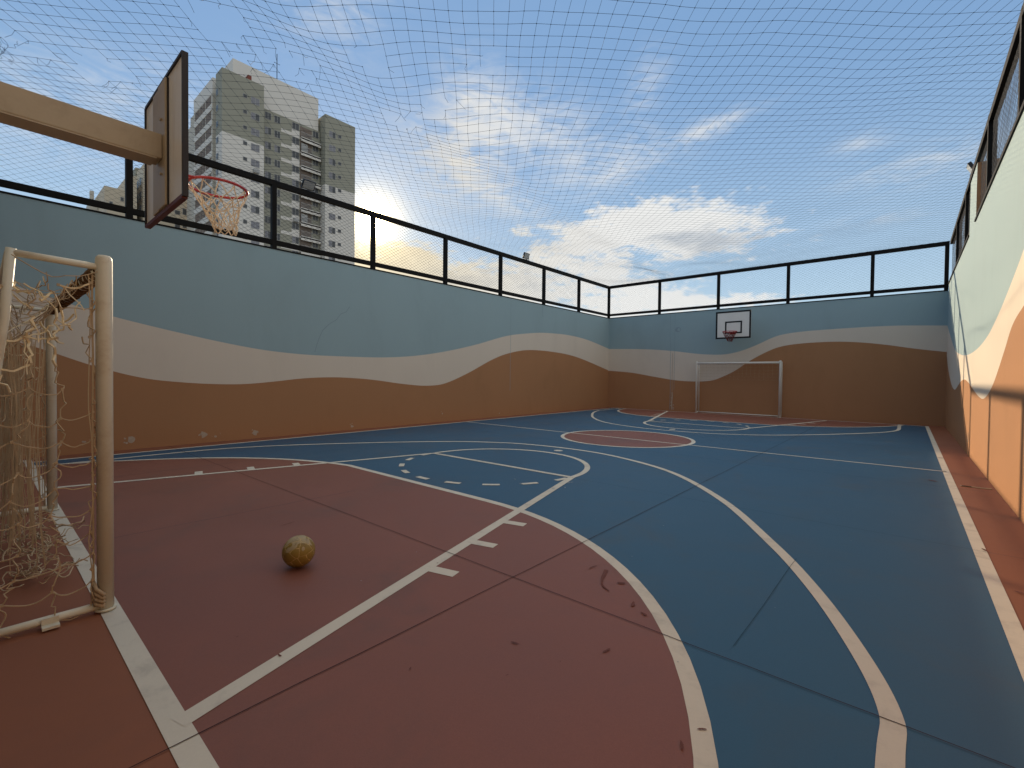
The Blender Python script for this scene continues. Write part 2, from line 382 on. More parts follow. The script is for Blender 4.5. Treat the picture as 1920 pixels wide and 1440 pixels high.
RW_B = [(-0.4, 2.0), (3.0, 2.2), (5.0, 2.36), (6.4, 2.34), (7.15, 2.22), (7.84, 2.07), (8.37, 1.80), (9.22, 1.40), (9.91, 1.20), (10.41, 1.14), (11.0, 1.17), (11.50, 1.23), (12.60, 1.38), (13.47, 1.45), (14.3, 1.42), (15.02, 1.33), (16.09, 1.20), (17.34, 1.34), (18.73, 1.77), (19.6, 2.22)]

WM = ['brown_wall', 'cream_wall', 'blue_wall', 'plaster', 'chip', 'hairline', 'hair_blue']
def mural_wall(P, a0, a1, top, tb, tc, out, th=0.2, step=0.1):
    """P(a, z, d): point at run a, height z, depth d behind the inner face"""
    mb = MB(); n = int(round((a1 - a0) / step)); A = [a0 + (a1 - a0) * k / n for k in range(n + 1)]
    for k in range(n):
        p, q = A[k], A[k + 1]
        zs0 = [0, interp(tb, p), interp(tc, p), top]; zs1 = [0, interp(tb, q), interp(tc, q), top]
        for j in range(3):
            mb.face([P(p, zs0[j], 0), P(q, zs1[j], 0), P(q, zs1[j + 1], 0), P(p, zs0[j + 1], 0)], j)
    e0, e1 = a0, a1
    mb.face([P(e0, top, 0), P(e1, top, 0), P(e1, top, th), P(e0, top, th)], 3)
    mb.face([P(e0, -0.05, th), P(e0, top, th), P(e1, top, th), P(e1, -0.05, th)], 3)
    for e in (e0, e1): mb.face([P(e, -0.05, 0), P(e, top, 0), P(e, top, th), P(e, -0.05, th)], 3)
    return mb
def blob(mb, P, a, z, r, mi, d=-0.003, n=9, asp=1.0):
    pts = []
    for k in range(n):
        t = 2 * PI * k / n; rr = r * random.uniform(0.5, 1.15)
        pts.append(P(a + rr * math.cos(t), z + rr * asp * math.sin(t), d))
    mb.face(pts, mi)
def crack(mb, P, pts, w, mi, d=-0.003):
    for (a, z), (c, y) in zip(pts[:-1], pts[1:]):
        v = Vector((c - a, y - z)); 
        if v.length < 1e-6: continue
        nrm = Vector((-v.y, v.x)).normalized() * w / 2
        mb.face([P(a - nrm.x, z - nrm.y, d), P(c - nrm.x, y - nrm.y, d), P(c + nrm.x, y + nrm.y, d), P(a + nrm.x, z + nrm.y, d)], mi)

def cap_strip(lo, hi, wall, name='wall_cap'):
    m = MB(); m.box(lo, hi); return m.build(name, M['metal_black'], wall)

# left
PL = lambda a, z, d: (XL - d, a, z)
w = mural_wall(PL, YN - 0.2, YB, ZW - 0.025, LW_B, LW_C, -1)
for (a, z, r) in [(1.84, .17, .075), (3.0, .166, .085), (3.2, .115, .03), (3.97, .13, .07), (6.27, .09, .05), (0.9, .18, .05), (1.2, .2, .03), (11.9, .12, .03), (9.3, .25, .03)]:
    blob(w, PL, a, z, r, 4, asp=0.9)
    for k in range(3): blob(w, PL, a + random.uniform(-.1, .1), z + random.uniform(-.06, .08), r * 0.25, 4, d=-0.0015)
crack(w, PL, [(12.454, 0.9 + 0.0), (12.454, 4.19)], 0.012, 5 if False else 6)
crack(w, PL, [(6.19, 3.14), (6.1, 3.0), (5.95, 2.93), (5.83, 2.77), (5.66, 2.66), (5.48, 2.48), (5.40, 2.3), (5.33, 2.1), (5.29, 1.95)], 0.016, 6)
crack(w, PL, [(14.35, 4.15), (14.34, 3.9), (14.36, 3.72)], 0.03, 6)
wall_left = tag(w.build('court_wall', [M[k] for k in WM]), 'long shaded wall with painted blue, cream and brown waves, beside the near goal', 'wall', 'painted walls round the court')
cap_strip((XL - 0.2, YN - 0.2, ZW - 0.025), (XL + 0.012, YB - 0.012, ZW + 0.005), wall_left)
# back
PB = lambda a, z, d: (a, YB + d, z)
w = mural_wall(PB, XL - 0.2, XR + 0.2, ZW - 0.025, BW_B, BW_C, 1)
crack(w, PB, [(-7.79, 0.05), (-7.78, 0.9), (-7.80, 1.9), (-7.79, 2.7), (-7.83, 3.3), (-7.82, 4.15)], 0.014, 6)
crack(w, PB, [(-7.62, 0.9), (-7.62, 4.15)], 0.010, 6)
crack(w, PB, [(-7.70, 0.05), (-7.71, 0.35), (-7.69, 0.62), (-7.70, 0.8)], 0.05, 4, -0.004)
crack(w, PB, [(-7.70, 0.8), (-7.71, 1.4), (-7.70, 2.5)], 0.018, 4, -0.004)
for k in range(7): blob(w, PB, -7.7 + random.uniform(-.07, .07), random.uniform(0.05, .7), 0.035, 4, d=-0.0055)
blob(w, PB, -7.47, 3.47, .14, 6, asp=0.9); blob(w, PB, -7.46, 3.49, .07, 2, d=-0.005, asp=1.4)
wall_back = tag(w.build('court_wall', [M[k] for k in WM]), 'shaded end wall with painted waves, behind the far goal and far hoop', 'wall', 'painted walls round the court')
cap_strip((XL - 0.0, YB - 0.012, ZW - 0.025), (XR - 0.012, YB + 0.2, ZW + 0.005), wall_back)
# right
PR = lambda a, z, d: (XR + d, a, z)
w = mural_wall(PR, YN - 0.2, YB, ZR - 0.03, RW_B, RW_C, 1, th=0.35)
blob(w, PR, 12.45, 0.35, .06, 5, asp=2)
wall_right = tag(w.build('court_wall', [M[k] for k in WM]), 'sunlit wall with painted waves and thin post shadows across it', 'wall', 'painted walls round the court')
c = MB(); c.box((XR - 0.02, YN - 0.2, ZR - 0.03), (XR + 0.35, 12.2, ZR + 0.01)); c.box((XR - 0.02, 13.4, ZR - 0.03), (XR + 0.35, YB - 0.015, ZR + 0.01))
c.build('wall_cap', M['metal_black'], wall_right)
c = MB(); c.box((XR + 0.002, 12.2, ZR - 0.03), (XR + 1.5, 13.4, 5.50), 0, sides={2: 1}); c.build('pillar', [M['blue_wall'], M['brown_wall']], wall_right)
# near (unseen behind the camera): darkened, with added upper part to block sky
PN = lambda a, z, d: (a, YN - d, z)
w = mural_wall(PN, XL, XR, ZW, BW_B, BW_C, 1)
w.m = [7] * len(w.m)
w.box((XL, YN - 0.2, ZW), (XR, YN + 0.001, 8.5), 7)
M['near_wall'] = paint('darkened_unseen_wall', (0.22, 0.20, 0.18), 0.85, 0.1, 0.8, spec=0.15)
wall_near = tag(w.build('court_wall', [M[k] for k in WM] + [M['near_wall']]), 'end wall of the court behind the near goal, carrying the hoop arm, unseen upper part added to block sky', 'wall', 'painted walls round the court')

# ------------------------------------------------------------------ fences on the walls
def wire_panel(P, a0, a1, z0, z1, w=0.14, h=0.085, r=0.0016):
    """diamond net between two runs and two heights"""
    mb = MB(); s = h / w
    k = a0 - (z1 - z0) / s
    def seg(p, q):
        mid = Vector(P((p[0] + q[0]) / 2, (p[1] + q[1]) / 2))
        a, c = Vector(P(*p)), Vector(P(*q))
        if (c - a).length > 0.02: mb.tube([a, mid + Vector((random.uniform(-.004, .004), random.uniform(-.004, .004), random.uniform(-.006, .006))), c], r, 3, caps=False)
    n = int((a1 - a0 + (z1 - z0) / s) / w) + 2
    for i in range(n):
        b0 = k + i * w
        for sg in (1, -1):
            # z = z0 + s*(a-b0) rising, or mirrored falling
            lo = max(a0, b0); hi = min(a1, b0 + (z1 - z0) / s)
            if hi <= lo: continue
            za, zb = z0 + s * (lo - b0), z0 + s * (hi - b0)
            if sg == 1: seg((lo, za), (hi, zb))
            else: seg((lo, z1 - (za - z0)), (hi, z1 - (zb - z0)))
    return mb

def fence(label, P, posts, z0, zlow, a0, a1, loc):
    t = tag(empty('court_fence', loc), label, 'fence', 'mesh fences standing on the court walls')
    def put(mb, name, mat): return at_origin(mb.build(name, mat), t)
    pw = 0.05
    def pbox(mb, lo, hi, d0, d1):
        p = Vector(P(lo[0], lo[1], d0)); q = Vector(P(hi[0], hi[1], d1))
        mb.box([min(p[i], q[i]) for i in range(3)], [max(p[i], q[i]) for i in range(3)])
    m = MB(); pbox(m, (a0, ZT - 0.12), (a1, ZT), 0.005, 0.105); put(m, 'top_rail', M['metal_black'])
    m = MB(); pbox(m, (a0, zlow), (a1, zlow + 0.10), 0.008, 0.102); put(m, 'bottom_rail', M['metal_black'])
    for a in posts:
        m = MB(); pbox(m, (a - pw, z0), (a + pw, ZT - 0.003), 0.002, 0.108)
        put(m, 'post', M['metal_black'])
    edges = [a0] + [a for a in posts if a0 < a < a1] + [a1]
    for e0, e1 in zip(edges[:-1], edges[1:]):
        if e1 - e0 < 0.3: continue
        m = wire_panel(lambda a, z: P(a, z, 0.055), e0 + pw, e1 - pw, zlow + 0.10, ZT - 0.12)
        put(m, 'wire_panel', M['mesh_wire'])
    return t

Lp = [19.53 - 2.528 * k for k in range(8)]
fence('black framed mesh fence along the top of the long shaded wall', lambda a, z, d: (XL - d, a, z), Lp[1:], ZW, 4.315, YN, YB, (XL, 9.5, ZW))
Bp = [-10.845, -8.35, -5.88, -3.42, -0.96, 0.855]
fence('black framed mesh fence along the top of the end wall above the far hoop', lambda a, z, d: (a, YB + d, z), Bp, ZW, 4.315, XL - 0.10, XR - 0.002, (-5, YB, ZW))
fence('black framed mesh fence along the top of the sunlit wall', lambda a, z, d: (XR + d, a, z), [17.05, 14.55, 10.75, 7.9, 5.3, 2.7, 0.2], ZR, 4.45, YN, YB - 0.02, (XR, 9.5, ZR))

# ------------------------------------------------------------------ overhead net
def pxfloor(x, y, z): return (x, y, z)
TEARS = [(-6.30, 1.85, .24), (-6.30, 2.64, .26), (-5.86, 4.27, .27), (-4.06, 4.32, .15), (-8.85, 0.40, .22), (-8.50, 1.15, .30), (-5.10, 3.20, .16), (-5.15, 4.25, .14), (-6.9, 2.3, .14)]
def sag(x, y):
    u = (x - XL) / (XR - XL); v = (y - YN) / (YB - YN)
    s = 0.42 * (math.sin(PI * min(max(u, 0), 1)) ** 0.8) * (math.sin(PI * min(max(v, 0), 1)) ** 0.6)
    n1 = mnoise.noise(Vector((x * 0.35, y * 0.35, 3.1))); n2 = mnoise.noise(Vector((x * 0.9, y * 0.9, 8.2)))
    e = min(u, 1 - u, v, 1 - v); k = min(1.0, max(0.0, e) / 0.08)
    # a slack fold that runs along the court
    fold = 0.16 * math.exp(-((x + 5.6 + 0.12 * (y - 6)) / 0.55) ** 2) * k
    return ZT - 0.02 - s - k * (0.14 * n1 + 0.035 * n2) - fold
def jig(x, y):
    u = (x - XL) / (XR - XL); v = (y - YN) / (YB - YN); e = min(u, 1 - u, v, 1 - v); k = min(1.0, max(0.0, e) / 0.05)
    return Vector((0.075 * k * mnoise.noise(Vector((x * 0.45, y * 0.45, 20.5))) + 0.02 * k * mnoise.noise(Vector((x * 2.3, y * 2.3, 1.5))),
                   0.075 * k * mnoise.noise(Vector((x * 0.45, y * 0.45, 40.5))) + 0.02 * k * mnoise.noise(Vector((x * 2.3, y * 2.3, 6.5))), 0))
net = MB(); CELL = 0.165; q2 = 2 ** -0.5
def node(i, j):
    u, v = i * CELL, j * CELL
    return ((u - v) * q2, (u + v) * q2)
def pos(x, y): return Vector((x, y, sag(x, y))) + jig(x, y)
def inside(p): return XL <= p[0] <= XR and YN <= p[1] <= YB
def torn(p):
    for k, (x, y, r) in enumerate(TEARS):
        dx, dy = p[0] - x, p[1] - y
        if dx * dx + dy * dy < (r * (1 + 0.3 * math.sin(3 * math.atan2(dy, dx) + k))) ** 2: return True
    return False
def clip(p, q):
    t = 1.0
    for a, lo, hi in ((0, XL, XR), (1, YN, YB)):
        d = q[a] - p[a]
        if d > 0: t = min(t, (hi - p[a]) / d)
        elif d < 0: t = min(t, (lo - p[a]) / d)
    return (p[0] + (q[0] - p[0]) * t, p[1] + (q[1] - p[1]) * t)
NR = 0.0020
cand = {}
imax = int((abs(XL) + abs(YB) + 2) / CELL)
for i in range(-imax, imax + 1):
    for j in range(-imax, imax + 1):
        p = node(i, j)
        if inside(p): cand[(i, j)] = p
for (i, j), p in cand.items():
    if torn(p) and random.random() < 0.9: 
        continue
    for di, dj in ((1, 0), (0, 1), (-1, 0), (0, -1)):
        q = node(i + di, j + dj); ins = (i + di, j + dj) in cand
        if ins and (di < 0 or dj < 0):
            if not (torn(q)): continue
        if ins and torn(q):
            if random.random() < 0.6:      # loose end hanging from the hole's edge
                a = pos(*p); L = random.uniform(0.06, 0.2); dr = Vector((random.uniform(-.7, .7), random.uniform(-.7, .7), -0.8)).normalized()
                net.tube([a, a + dr * L * .5, a + dr * L + Vector((random.uniform(-.04, .04), random.uniform(-.04, .04), 0.02))], NR, 3, caps=False)
            continue
        if not ins: q = clip(p, q)
        a, c = pos(*p), pos(*q)
        net.tube([a, c], NR, 3, caps=False)
    a = pos(*p)
    if p[1] < 9: net.obox(a, (0.0042, 0, 0), (0, 0.0042, 0), (0, 0, 0.003))
for (x, y, r) in [(-9.0, 0.22, .1)]:   # wadded loose net near the hoop arm
    for k in range(16):
        a = pos(x + random.uniform(-.25, .25), y + random.uniform(-.12, .12)); pts = [a]
        for s in range(6): pts.append(pts[-1] + Vector((random.uniform(-.05, .05), random.uniform(-.05, .05), random.uniform(-.05, .03))))
        net.tube(catmull(pts, 3), 0.0022, 3, caps=False)
net.build('overhead_net', M['net_dark'])
tag(bpy.data.objects['overhead_net'], 'torn dark cord netting stretched overhead across the whole court', 'net')

# ------------------------------------------------------------------ goals
def tube_part(name, pts, r, mat, parent, n=14):
    m = MB(); m.tube(pts, r, n); return m.build(name, mat, parent)

def cord(mb, a, c, sagz, r, n=4, mi=0, jitter=0.007, sides=4):
    a, c = Vector(a), Vector(c); pts = []
    for k in range(n + 1):
        t = k / n; p = a.lerp(c, t); p.z -= sagz * 4 * t * (1 - t)
        if 0 < k < n: p += Vector((random.uniform(-1, 1), random.uniform(-1, 1), random.uniform(-1, 1))) * jitter
        pts.append(p)
    mb.tube(catmull(pts, 2 if n > 3 else 1), r, sides, mi, caps=False)

def goal(label, loc, rz, W, mat, depth_top, depth_bot, worn):
    """front posts at local y = 0, net behind at local -y ; x from -W/2 to W/2"""
    t = tag(empty('football_goal', loc, rz), label, 'goal', 'goals at the two ends of the court')
    H = 2.10; r = 0.039; h = W / 2
    for s in (-1, 1):
        p = MB(); p.tube([(s * h, 0, 0.014), (s * h, 0, H - 0.03), (s * h, 0, H - 0.012), (s * h, 0, H)], [r, r, r * 0.93, r * 0.7], 20); 
        p.tube([(s * h, 0, 0.010), (s * h, 0, 0.022)], r + 0.012, 18)
        p.build('post', mat, t)
        fr = MB()
        fr.tube([(s * h, -0.03, H - 0.07), (s * h, -depth_top, H - 0.055), ], 0.019, 12)
        fr.tube([(s * h, -depth_top + 0.006, H - 0.035), (s * h, -depth_top - 0.02, H - 0.4), (s * h, -depth_bot, 0.03)], 0.021, 12)
        fr.tube([(s * h, -0.03, 0.040), (s * h, -depth_bot, 0.040)], 0.022, 12)
        fr.build('side_frame', mat, t)
    tube_part('crossbar', [(-h + 0.02, 0, H - 0.075), (h - 0.02, 0, H - 0.075)], 0.04, mat, t, 18)
    tube_part('rear_bar', [(-h, -depth_top, H - 0.055), (h, -depth_top, H - 0.055)], 0.018, mat, t, 10)
    tube_part('ground_bar', [(-h, -depth_bot, 0.035), (h, -depth_bot, 0.035)], 0.02, mat, t, 10)
    return t, H, h

# near goal: the net is torn and gathered in the middle
g1, H, h = goal('weathered near goal with torn cord net, its post closest to the camera', (-5.08, 0.49, 0), 0, 2.98, M['goal'], 0.375, 0.58, True)
nb = MB()
X0 = h  # the side nearest the camera (local +x)
def yb(z): return -0.40 - (2.04 - z) / 2.04 * 0.18
for side, dens in ((X0, 1.0), (-X0, 0.7)):
    rows = [0.06 + 0.142 * k for k in range(14)]
    P_ = {}
    for ri, z in enumerate(rows):
        for ci in range(4):
            f = ci / 3.0
            y = -0.055 + (yb(z) + 0.055) * f
            j = 0.03 if 0 < ci < 3 else 0.01
            P_[(ri, ci)] = Vector((side + random.uniform(-.02, .02), y + random.uniform(-j, j), z - 0.05 * f + random.uniform(-.025, .025)))
    for ri in range(14):
        for ci in range(4):
            hi = ri > 9
            mi = 1 if (hi and random.random() < 0.6) else 0
            rr = random.uniform(.0045, .007) if mi else 0.0038
            if ci < 3 and random.random() > (0.28 if hi else 0.06):
                cord(nb, P_[(ri, ci)], P_[(ri, ci + 1)], random.uniform(0.0, 0.05), rr, 5, mi)
            if ri < 13 and random.random() > (0.3 if hi else 0.08):
                dy = Vector((0, random.uniform(-.05, .05), 0))
                cord(nb, P_[(ri, ci)], P_[(ri + 1, ci)] + (dy if hi else Vector()), 0.0, rr, 5, mi, 0.02)
            nb.obox(P_[(ri, ci)], (.006, 0, 0), (0, .006, 0), (0, 0, .007), 0)
        if ri > 9 and side > 0:
            for k in range(1):
                a = P_[(ri, random.randrange(4))]; L = random.uniform(.08, .22)
                cord(nb, a, a + Vector((random.uniform(-.08, .08), random.uniform(-.1, .1), -L)), 0.0, random.uniform(.003, .006), 5, 1, .015)
# lacing cords along the post
for s in (X0, -X0):
    cord(nb, (s - 0.005, -0.050, 0.05), (s - 0.005, -0.050, 1.98), 0, 0.006, 8, 0, 0.004)
    cord(nb, (s + 0.01, -0.066, 0.05), (s + 0.01, -0.069, 1.98), 0, 0.0035, 10, 0, 0.01)
# roof of the net
for k in range(17):
    x = -h + 3.0 * k / 16
    if random.random() < .85: cord(nb, (x, -0.03, H - .1), (x + random.uniform(-.12, .12), -0.37, H - .08), random.uniform(.02, .14), .003, 5, 0, .02)
for y in (-.12, -.24):
    for k in range(16):
        if random.random() < .8: cord(nb, (-h + 3 * k / 16, y, H - .14), (-h + 3 * (k + 1) / 16, y, H - .14), .05, .003, 4, random.random() < .2, .02)
# gathered rear net: strands hanging in a bunch, and the slack lying on the floor
def strand(x, y, z0, z1, r, mi=0):
    pts = []; n = 10; ph = random.uniform(0, 6)
    for k in range(n + 1):
        t = k / n; sq = 1 - 0.35 * math.sin(PI * t) 
        pts.append((x * 1 + 0.02 * math.sin(ph + 5 * t) + random.uniform(-.012, .012), -0.29 + (y + 0.29) * sq + random.uniform(-.008, .008), z0 + (z1 - z0) * t))
    nb.tube(catmull(pts, 2), r, 4, mi, caps=False)
for k in range(64):
    x = random.uniform(-1.0, 0.75); strand(x, random.uniform(-.39, -.20) + 0.03 * x, random.uniform(1.45, 1.78), random.uniform(0.03, 0.3), random.choice([.003, .003, .004, .005]))
for k in range(40):
    a = Vector((random.uniform(-0.9, 0.6), random.uniform(-.39, -.2), random.uniform(.2, 1.6))); cord(nb, a, a + Vector((random.uniform(-.2, .2), random.uniform(-.04, .04), random.uniform(-.12, .12))), .03, .003, 5)
for k in range(26):   # fan from the bunch to the crossbar and rear bar
    x = random.uniform(-.9, .7); a = Vector((x, random.uniform(-.36, -.22), random.uniform(1.55, 1.75)))
    cord(nb, a, (x + random.uniform(-.6, .6), random.choice((-.05, -.37)), H - .1), .03, .003, 6, random.random() < .3, .02)
for k in range(80):
    c = Vector((random.gauss(.25, .38), random.gauss(-.22, .075), random.uniform(.02, .10) + max(0, random.gauss(0.05, .08)))); pts = [c]
    a = random.uniform(0, 6.3)
    for s in range(7):
        a += random.uniform(-1.1, 1.1); pts.append(pts[-1] + Vector((math.cos(a) * .055, math.sin(a) * .03, random.uniform(-.03, .03))))
        pts[-1].z = max(.02, pts[-1].z)
    nb.tube(catmull(pts, 3), random.choice([.0028, .0035, .0045]), 4, 0, caps=False)
# frayed whites near the top corner
for k in range(10):
    a = Vector((X0 + random.uniform(-.35, .02), random.uniform(-.36, -.08), random.uniform(1.55, 1.98)))
    cord(nb, a, a + Vector((random.uniform(-.12, .12), random.uniform(-.14, .14), random.uniform(-.22, .12))), random.uniform(-.02, .04), random.uniform(.003, .0065), 6, 1, .016)
nb.build('net', [M['cord'], M['cord_pale']], g1)
wr = MB()   # net cord wound round the crossbar
for k in range(38):
    x = h - 0.09 - k * 0.074; t0 = random.uniform(0, 6)
    wr.tube([(x + 0.020 * s / 3, 0.045 * math.cos(t0 + s * .7), H - .075 + 0.045 * math.sin(t0 + s * .7)) for s in range(11)], random.uniform(.004, .008), 4, caps=False)
wr.build('net_lashing', M['wrap'], g1)
# base plate lug on the ground bar
lg = MB(); lg.box((h + 0.02, -0.27, 0.012), (h + 0.075, -0.20, 0.026)); lg.box((h + .02, -.27, .012), (h + .03, -.20, .06)); lg.build('anchor_lug', M['goal'], g1)
# grubby patch at the post foot
pf = MB()
for k in range(4): pf.tube([(h - .01, -.055, .10 + .03 * k), (h + .03, -.045, .06 + .03 * k), (h + .05, -.01, .05 + .02 * k)], .012, 5)
pf.build('cord_knot', M['cord'], g1)

g2, H2, h2 = goal('small white far goal standing against the end wall', (-5.04, 19.20, 0), PI, 3.0, M['goal_white'], 0.25, 0.31, False)
n2 = MB()
def far_net(nb):
    n = 20
    for k in range(n + 1):
        x = -h2 + 3.0 * k / n
        cord(nb, (x, -.03, H2 - .09), (x, -.25, H2 - .08), .05, .0022, 3, 0, .004, 3)
        cord(nb, (x, -.25, H2 - .08), (x, -.25, 1.45 + .1 * math.sin(k)), 0, .002, 3, 0, .008, 3)
    for k in range(6):
        z = H2 - .12 - .12 * k
        for i in range(n): cord(nb, (-h2 + 3.0 * i / n, -.25, z), (-h2 + 3.0 * (i + 1) / n, -.25, z), .02, .002, 2, 0, .004, 3)
far_net(n2)
n2.build('net', M['cord'], g2)

# ------------------------------------------------------------------ basketball hoops
BW2, BZ0, BZ1 = 0.62, 2.83, 3.97
def rim_and_net(root, yb, zr, netmat, rope_r, lower, seed, L=0.40, lean=(0, 0)):
    """local: board face at y = yb looking to +y"""
    rnd = random.Random(seed); rr = 0.245; cy = yb + 0.15 + rr
    m = MB(); m.tube([(rr * math.cos(2 * PI * k / 40), cy + rr * math.sin(2 * PI * k / 40), zr) for k in range(40)], 0.0125, 8, closed=True)
    for s in (-1, 1): m.tube([(s * 0.10, yb, zr), (s * 0.115, cy - rr * 0.86, zr)], 0.010, 6)
    m.box((-0.11, yb, zr - 0.075), (0.11, yb + 0.008, zr + 0.03)); m.box((-0.09, yb + 0.008, zr - 0.02), (0.09, yb + 0.16, zr - 0.012))
    for k in range(12):
        a = 2 * PI * (k + .5) / 12; m.tube([(rr * math.cos(a), cy + rr * math.sin(a), zr - 0.006), (rr * math.cos(a), cy + rr * math.sin(a), zr - 0.028)], 0.004, 5)
    m.build('rim', M['rim'], root)
    n = MB(); N = 12; rows = 5
    rad = [rr, 0.205, 0.17, 0.14, 0.115, 0.09]
    def pt(i, k):
        a = 2 * PI * (i + 0.5 * (k % 2) + 0.5) / N
        z = zr - 0.02 - L * k / rows
        q_ = k / rows
        return Vector((lean[0] * q_ + rad[k] * math.cos(a) + rnd.uniform(-1, 1) * .016 * (k > 0), cy + lean[1] * q_ + rad[k] * math.sin(a) + rnd.uniform(-1, 1) * .016 * (k > 0), z + rnd.uniform(-1, 1) * .022 * (k > 0)))
    G = [[pt(i, k) for i in range(N)] for k in range(rows + 1)]
    for k in range(rows):
        for i in range(N):
            a = G[k][i]; q1 = G[k + 1][i]; q0 = G[k + 1][(i - 1) % N] if k % 2 == 0 else G[k + 1][(i + 1) % N]
            for q in (q0, q1):
                mid = a.lerp(q, .5) + Vector((rnd.uniform(-1, 1), rnd.uniform(-1, 1), rnd.uniform(-1, 1))) * .01
                n.tube(catmull([a, mid, q], 3), rope_r, 5, caps=False)
    for i in range(N):   # loose loops at the mouth
        a, c = G[rows][i], G[rows][(i + 1) % N]; mid = a.lerp(c, .5) - Vector((0, 0, .035))
        n.tube(catmull([a, mid, c], 3), rope_r, 5, caps=False)
    for k in range(8):
        i = rnd.randrange(N); j = rnd.randrange(2, rows); a = G[j][i]; c = G[j][(i + rnd.choice((2, 3))) % N]
        n.tube(catmull([a, a.lerp(c, .5) - Vector((0, 0, .03)), c], 3), rope_r * .8, 5, caps=False)
    n.build('net', netmat, root)

# near hoop, seen from behind
hp = tag(empty('basketball_hoop', (-5.03, 1.11, 0)), 'weathered hoop on a beige arm, its board seen from behind at upper left', 'basketball hoop', 'basketball hoops')
m = MB(); m.box((-BW2 + .012, -.022, BZ0 + .02), (BW2 - .012, -.002, BZ1 - .012), 0, sides={3: 1}); m.build('backboard', [M['board_back'], M['board_white']], hp)
m = MB()
m.box((BW2 - .012, -.035, BZ0), (BW2 + .012, .006, BZ1)); m.box((-BW2 - .012, -.035, BZ0), (-BW2 + .012, .006, BZ1)); m.box((-BW2 + .012, -.035, BZ1 - .012), (BW2 - .012, .006, BZ1 + .012))
m.build('board_frame', M['board_edge'], hp)
m = MB(); m.box((-BW2 + .012, -.035, BZ0 - .012), (BW2 - .012, .006, BZ0 + .02)); m.build('bottom_edge', M['board_under'], hp)
for x0, x1, d in ((-.055, .18, -.050), (-.268, -.072, -.042)):
    m = MB(); m.box((x0, d, BZ0 + .03), (x1, -.023, BZ1 - .03)); bevel(m.build('brace', M['arm'], hp), .006)
m = MB(); m.box((.181, -.036, BZ0 + .03), (.19, -.023, BZ1 - .03)); m.build('brace_shadow_strip', M['board_edge'], hp)  # thin black strip put in as the shadow along the brace edge
for zz in (3.15, 3.62):
    m = MB(); m.tube([(.06, -.062, zz), (.06, -.048, zz)], .012, 6); m.build('bolt', M['arm'], hp)
m = MB(); m.box((-.11, YN - 1.11, 3.27), (.10, -.0505, 3.48)); bevel(m.build('support_arm', M['arm'], hp), .008)
m = MB(); m.box((-.111, YN - 1.11, 3.258), (.101, -.09, 3.269)); m.build('arm_flange', M['arm'], hp)
rim_and_net(hp, .006, 3.185, M['hoopnet'], .0052, None, 3, L=.36, lean=(.03, .05))
bpy.data.objects['backboard'].data.update()

# far hoop on the end wall
hf = tag(empty('basketball_hoop', (-5.03, 18.61, 0), PI), 'white far hoop board with black border and square, mounted on the end wall', 'basketball hoop', 'basketball hoops')
m = MB(); z0, z1 = 2.93, 3.97
m.box((-.62, -.03, z0), (.62, .0, z1)); m.build('backboard', M['board_white'], hf)
m = MB()
def brd(x0, x1, a0, a1, w, y):
    m.box((x0, .0005, a0), (x0 + w, y, a1)); m.box((x1 - w, .0005, a0), (x1, y, a1)); m.box((x0 + w, .0005, a0), (x1 - w, y, a0 + w)); m.box((x0 + w, .0005, a1 - w), (x1 - w, y, a1))
brd(-.622, .622, z0 - .002, z1 + .002, .062, .004); brd(-.315, .285, 3.12, 3.585, .055, .004)
m.build('painted_border', M['black_paint'], hf)
for s in (-.3, .3):
    for zz in (3.2, 3.75):
        m = MB(); m.box((s - .03, -.965, zz - .03), (s + .03, -.03, zz + .03)); m.build('wall_bracket', M['metal_black'], hf)
rim_and_net(hf, .004, 3.16, M['hoopnet_red'], .0055, None, 5, L=.30)

# ------------------------------------------------------------------ floodlights
def floodlight(label, loc, aim_rz, tilt):
    t = tag(empty('floodlight', loc, aim_rz), label, 'floodlight', 'floodlights clamped to the fence rails')
    m = MB(); c, s = math.cos(tilt), math.sin(tilt)
    n = Vector((0, c, -s)); up = Vector((0, s, c)); ctr = Vector((0, 0, .16))
    m.obox(ctr, (.15, 0, 0), up * .11, n * .03); bevel(m.build('housing', M['lamp_body'], t), .008)
    m = MB(); m.obox(ctr + n * .031, (.13, 0, 0), up * .09, n * .002); m.build('lens', M['lamp_glass'], t)
    m = MB(); m.tube([(-.16, 0, .16), (-.165, 0, .02), (.165, 0, .02), (.16, 0, .16)], .009, 5); m.tube([(0, 0, 0), (0, 0, .03)], .03, 8); m.build('bracket', M['lamp_body'], t)
floodlight('black floodlight on the long wall rail, in front of the tower', (XL - .05, 5.15, ZT), -PI / 2, .75)
floodlight('small black floodlight on the long wall rail, against bright cloud', (XL - .05, 13.35, ZT), -PI / 2, .35)
floodlight('black floodlight on the rail above the sunlit wall', (XR + .03, 13.7, ZT), PI / 2, .5)

